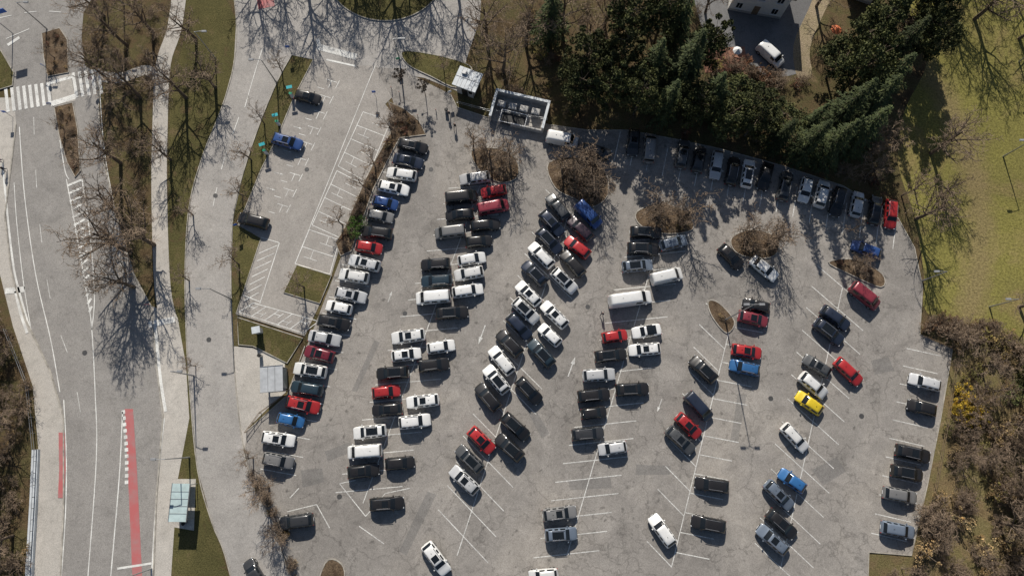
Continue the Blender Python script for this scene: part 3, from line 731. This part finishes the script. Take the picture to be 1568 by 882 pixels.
def shelter(px,py,w,d,deg,h=2.5,roofc=M_ROOFW):
    fr=MB(); rf=MB(); gl=MB(); bn=MB()
    for x in(-w/2+.1,w/2-.1):
        for y in(-d/2+.1,d/2-.1): fr.tube((x,y,0),(x,y,h),.05,.05,8)
    rf.box((0,0,h+.06),(w+.2,d+.2,.12),0)
    n=int(w/.9)
    for i in range(1,n): rf.box((-w/2+w*i/n,0,h+.14),(.05,d+.2,.035),1)
    rf.box((0,-d/2-.12,h+.08),(w+.3,.06,.2),1); rf.box((0,d/2+.12,h+.08),(w+.3,.06,.2),1)
    gl.box((0,d/2-.1,1.25),(w-.3,.03,1.9),0); gl.box((-w/2+.1,.1,1.25),(.03,d-.5,1.9),0); gl.box((w/2-.1,.1,1.25),(.03,d-.5,1.9),0)
    bn.box((0,.2,.45),(w*.6,.4,.06),0)
    for x in(-w*.25,w*.25): bn.box((x,.2,.21),(.06,.3,.42),1)
    p=G(px,py,h); dd=GD(px,py,deg)
    parent_parts('bus_shelter',(p.x,p.y,.02),math.atan2(dd.y,dd.x),[('frame',fr,[M_METAL]),('roof',rf,[roofc,M_METAL]),('glass_walls',gl,[M_SG]),('bench',bn,[M_WOOD,M_METAL])])
shelter(416,580,3.0,3.4,5,2.8,simple('grey_roof',(.46,.48,.50),.5,var=.15,sc=1))
shelter(275,769,4.8,2.2,84,2.6,simple('glass_roof',(.5,.62,.62),.25,0,.5,var=.15,sc=1))
w=MB(); w.box((0,0,1.3),(2.8,2.8,2.6),0); dr=MB(); dr.box((0,-1.42,1.05),(1.0,.05,2.1),0); dr.box((.95,-1.42,1.5),(.6,.04,.8),1)
rf=MB(); rf.box((0,0,2.7),(3.9,3.4,.18),0)
for i in range(1,6): rf.box((-1.95+3.9*i/6,0,2.81),(.05,3.4,.04),1)
rf.box((0,0,2.83),(3.9,.05,.05),1); rf.box((-.8,.8,2.95),(.7,.6,.3),1)
p=G(716,122,2.7); d=GD(716,122,-20)
parent_parts('kiosk',(p.x,p.y,.03),math.atan2(d.y,d.x),[('walls',w,[M_CONC]),('door',dr,[M_BLACK,M_GLASS]),('roof',rf,[M_ROOFW,M_METAL])])
w=MB(); d=GD(795,165,-13)
w.box((0,2.1,.9),(8.6,.25,1.8),0); w.box((-4.2,-.3,.9),(.25,4.5,1.8),0); w.box((4.2,-.3,.9),(.25,4.5,1.8),0); w.box((1.6,-2.5,.55),(5.0,.2,1.1),0); w.box((0,-.15,.03),(8.2,4.3,.06),1)
w.box((0,2.1,1.83),(8.8,.4,.06),2); w.box((-4.2,-.3,1.83),(.4,4.3,.06),2); w.box((4.2,-.3,1.83),(.4,4.3,.06),2)
c=MB()
for x in (-3,-1.2,.6,2.5):
    c.box((x,.3,.65),(1.35,1.1,1.1),0,0,.92); c.box((x,.3,1.24),(1.3,1.05,.1),1,0,.8)
    c.tube((x-.3,-.3,.9),(x-.3,-.27,.9),.14,.14,10,2)
p=G(796,170,.8)
parent_parts('recycling_enclosure',(p.x,p.y,.02),math.atan2(d.y,d.x),[('walls',w,[M_CONC,M_PAVE,M_ROOFW]),('containers',c,[M_METAL,M_CONC,M_BLACK])])
w=MB()
for x in (-2,0,2):
    for y in (-1,1): w.tube((x,y,0),(x,y,1.1),.05,.05,6)
for y in (-1,1): w.box((0,y,1.1),(4.2,.08,.12),0)
w.box((-2.05,0,1.1),(.08,2,.12),0); w.box((2.05,0,1.1),(.08,2,.12),0); w.box((0,0,.4),(3.6,1.5,.75),1)
p=G(786,186); w.obj('open_container',[M_SIGNW,M_BLACK],(p.x,p.y,.05),math.atan2(d.y,d.x))
p=G(394,506,1.2); a=MB(); a.box((0,0,.8),(.9,.7,1.6),0); a.box((0,0,1.66),(1.2,1.0,.12),1); a.box((0,-.36,1.1),(.5,.03,.5),2); a.obj('ticket_machine',[M_CONC,M_ROOFW,M_BLACK],(p.x,p.y,.15),.2)
def house(name,px,py,deg,w,dp,h,roofh,mroof):
    wl=MB(); wl.box((0,0,h/2),(w,dp,h),0); wl.box((0,0,.25),(w+.08,dp+.08,.5),1)
    rf=MB(); e=.5; zr=h-.05
    A=[(-w/2-e,-dp/2-e,zr),(w/2+e,-dp/2-e,zr),(w/2+e,0,zr+roofh),(-w/2-e,0,zr+roofh),(-w/2-e,dp/2+e,zr),(w/2+e,dp/2+e,zr)]
    rf.add(A,[(0,1,2,3),(3,2,5,4)],0); B=[(x,y,z-.18) for x,y,z in A]; rf.add(B,[(3,2,1,0),(4,5,2,3)],1)
    rf.add([A[0],A[1],B[1],B[0]],[(3,2,1,0)],1); rf.add([A[4],A[5],B[5],B[4]],[(0,1,2,3)],1)
    wl.add([(-w/2,-dp/2,h),(-w/2,dp/2,h),(-w/2,0,h+roofh*.9)],[(0,2,1)],0); wl.add([(w/2,-dp/2,h),(w/2,dp/2,h),(w/2,0,h+roofh*.9)],[(0,1,2)],0)
    rf.box((w*.25,dp*.15,h+roofh*.9),(.7,.7,1.6),2)
    wn=MB(); n=max(2,int(w/2.3))
    for s in (-1,1):
        for fl in range(int(h//2.9)):
            for i in range(n):
                x=-w/2+w*(i+.5)/n; z=1.6+fl*2.8
                if fl==0 and i==n//2 and s==-1:
                    wn.box((x,s*(dp/2+.02),1.05),(1.0,.06,2.1),2); continue
                wn.box((x,s*(dp/2+.01),z),(1.05,.06,1.35),1); wn.box((x,s*(dp/2+.035),z),(.9,.05,1.2),0); wn.box((x,s*(dp/2+.07),z),(.05,.02,1.2),1); wn.box((x,s*(dp/2+.08),z-.75),(1.25,.2,.07),1)
    p=G(px,py); d=GD(px,py,deg)
    parent_parts(name,(p.x,p.y,0),math.atan2(d.y,d.x),[('walls',wl,[M_WALL,M_CONC]),('roof',rf,[mroof,M_WOOD,M_TILE]),('windows_and_door',wn,[M_GLASS,M_SIGNW,M_WOOD])])
house('white_house',1158,-6,-10,8.6,7,5.8,3,M_TILE)
house('garden_shed',1318,-12,-20,4,3.5,2.6,1.2,M_TILE)
p=G(1128,80,1.5); a=MB(); a.tube((0,0,0),(0,0,2.2),.04,.03,6); a.tube((0,0,1.9),(0,0,2.4),.75,.05,8,1); a.obj('garden_parasol',[M_WOOD,M_SIGNW],(p.x,p.y,0))
p=G(1277,50,1); a=MB(); a.tube((0,0,0),(0,0,2.0),.04,.03,6); a.tube((0,0,1.8),(0,0,2.3),.9,.05,8,1); a.obj('garden_parasol',[M_WOOD,simple('orange_cloth',(.7,.2,.08),.8)],(p.x,p.y,0))
def fence(name,px,h,mat,step=2,rails=2,r=.04):
    W=[G(*p) for p in px]; a=MB()
    for i in range(len(W)-1):
        L=(W[i+1]-W[i]).length; n=max(1,int(L/step))
        for k in range(n+1):
            q=W[i].lerp(W[i+1],k/n); a.tube((q.x,q.y,0),(q.x,q.y,h),r,r,5)
        for j in range(rails):
            z=h*(1-.45*j)-.03; a.tube((W[i].x,W[i].y,z),(W[i+1].x,W[i+1].y,z),r*.8,r*.8,5)
    a.obj(name,[mat])
fence('bridge_railing',[(60,688),(57,760),(50,882),(46,960)],1.1,M_METAL,1.5,3,.05)
w=MB(); ribbon(w,[G(*p) for p in ((57,688),(54,760),(47,882),(43,960))],.9,0,.5); w.obj('parapet_wall',[M_ROOFW])
fence('wooden_fence',[(378,662),(400,632),(436,606)],1.,M_WOOD,1.5,2,.05)
fence('garden_fence',[(1075,120),(1030,60),(1035,0)],1.2,M_WOOD,2)
fence('boundary_fence',[(700,160),(745,172),(838,186)],1.1,M_METAL,1.8)
fence('boundary_fence',[(1412,516),(1464,538),(1448,640),(1430,740),(1402,855)],1.0,M_WOOD,2.2)
fence('path_railing',[(12,505),(46,590),(56,688)],1.0,M_METAL,2)
fence('wooden_fence',[(776,140),(800,60),(815,30)],1.1,M_WOOD,2)
def sign(px,py,mat,h=2.3,rnd=True):
    p=G(px,py); a=MB(); a.tube((0,0,0),(0,0,h),.035,.035,6)
    if rnd: a.tube((0,-.03,h-.25),(0,-.05,h-.25),.33,.33,16,1); a.tube((0,-.052,h-.25),(0,-.056,h-.25),.22,.22,16,2)
    else: a.box((0,-.05,h-.3),(.6,.03,.6),1)
    a.obj('traffic_sign',[M_METAL,mat,M_SIGNW],(p.x,p.y,.04),U(-.5,.5))
for x,y,m,r in ((78,110,M_BLUE,True),(88,168,M_BLUE,True),(20,180,M_BLUE,False),(150,130,M_SIGNR,True),(446,82,M_BLUE,False),(576,150,M_BLUE,False),(612,100,M_GREEN,False),(368,350,M_BLUE,False),(236,470,M_SIGNR,True),(690,150,M_SIGNW,False)): sign(x,y,m,2.3,r)
p=G(20,52); a=MB()
a.tube((0,0,0),(0,0,5.5),.08,.06,8); a.tube((0,0,5.3),(2.5,0,5.6),.06,.04,6); a.box((1.6,0,5.2),(1.8,.08,.9),1); a.obj('direction_sign',[M_METAL,M_BLUE],(p.x,p.y,.04),.3)
for x,y in ((400,545),(285,800),(684,172)):
    p=G(x,y); a=MB(); a.tube((0,0,0),(0,0,.9),.24,.27,12); a.tube((0,0,.9),(0,0,.98),.29,.2,12,1); a.obj('litter_bin',[M_METAL,M_BLACK],(p.x,p.y,.04))
for x,y in ((640,180),(655,178),(668,172),(600,138),(612,145)):
    p=G(x,y); a=MB(); a.tube((0,0,0),(0,0,.9),.07,.06,8); a.tube((0,0,.9),(0,0,.96),.06,.02,8,1); a.obj('bollard',[M_CONC,M_SIGNR],(p.x,p.y,.04))

# ---------------------------------------------------------------- people
def person(px,py,deg,col,z=.05):
    J=[(0,0,.95),(0,0,1.12),(0,.01,1.32),(0,0,1.47),(0,.02,1.56),(0,.03,1.70),
       (.10,0,.90),(.11,.16,.50),(.11,.10,.08),(.11,.26,.05),
       (-.10,0,.90),(-.11,-.08,.50),(-.11,-.34,.14),(-.11,-.22,.04),
       (.19,0,1.42),(.24,-.12,1.15),(.25,-.04,.90),(.25,.0,.82),
       (-.19,0,1.42),(-.24,.08,1.15),(-.25,.24,.96),(-.25,.30,.90)]
    E=[(0,1),(1,2),(2,3),(3,4),(4,5),(0,6),(6,7),(7,8),(8,9),(0,10),(10,11),(11,12),(12,13),(2,14),(14,15),(15,16),(16,17),(2,18),(18,19),(19,20),(20,21)]
    Rr=[.14,.13,.15,.06,.085,.095,.10,.07,.05,.04,.10,.07,.05,.04,.075,.055,.04,.035,.075,.055,.04,.035]
    me=bpy.data.meshes.new('p'); me.from_pydata(J,E,[]); ob=bpy.data.objects.new('p',me); link(ob)
    md=ob.modifiers.new('k','SKIN')
    for i,sv in enumerate(me.skin_vertices[0].data): sv.radius=(Rr[i],Rr[i]*(.75 if i in(0,1,2) else 1)); sv.use_root=(i==0)
    s=ob.modifiers.new('s','SUBSURF'); s.levels=1; s.render_levels=1
    dg=bpy.context.evaluated_depsgraph_get(); ev=ob.evaluated_get(dg); nm=bpy.data.meshes.new_from_object(ev)
    bpy.data.objects.remove(ob)
    nm.materials.clear()
    for m in (M_JEANS,M_JACKET,M_SKIN,M_HAIR,M_BLACK): nm.materials.append(m)
    for q in nm.polygons:
        c=q.center; q.use_smooth=True
        if c.z<.1: q.material_index=4
        elif c.z<.95 and abs(c.x)<.2: q.material_index=0
        elif c.z>1.68 or (c.z>1.56 and c.y<.0): q.material_index=3
        elif c.z>1.48 or c.z<.93: q.material_index=2
        else: q.material_index=1
    o=bpy.data.objects.new('pedestrian',nm); p=G(px,py); d=GD(px,py,deg)
    o.location=(p.x,p.y,z); o.rotation_euler[2]=math.atan2(d.y,d.x)-math.pi/2; o.color=col; link(o)
person(697,197,80,(.02,.02,.025,1)); person(688,178,-100,(.05,.05,.06,1)); person(11,262,-80,(.03,.03,.04,1)); person(5,248,-80,(.25,.05,.05,1)); person(921,482,60,(.04,.04,.06,1))

# ---------------------------------------------------------------- light, sky, camera
el=math.radians(34); sd=Vector((.13,-1,0)).normalized()
dirv=Vector((sd.x*math.cos(el),sd.y*math.cos(el),-math.sin(el)))
sl=bpy.data.lights.new('sun','SUN'); sl.energy=5.0; sl.angle=math.radians(.5); sl.color=(1,.935,.84)
so=bpy.data.objects.new('sun',sl); so.rotation_euler=dirv.to_track_quat('-Z','Y').to_euler(); link(so)
wd=bpy.data.worlds.new('World'); scene.world=wd; wd.use_nodes=True
nt=wd.node_tree; bg=nt.nodes['Background']; sk=nt.nodes.new('ShaderNodeTexSky'); sk.sky_type='NISHITA'; sk.sun_disc=False
sk.sun_elevation=el; sk.sun_rotation=math.atan2(-sd.x,-sd.y)
nt.links.new(sk.outputs[0],bg.inputs[0]); bg.inputs[1].default_value=.06
scene.view_settings.view_transform='Standard'; scene.view_settings.look='None'; scene.view_settings.exposure=0
cd=bpy.data.cameras.new('camera'); cd.sensor_fit='HORIZONTAL'; cd.sensor_width=36; cd.lens=36*F/1568; cd.clip_end=5000; cd.clip_start=.5
co=bpy.data.objects.new('camera',cd); co.location=(0,0,H); co.rotation_euler=(TILT,0,0); link(co); scene.camera=co
print('objects',len(bpy.data.objects))
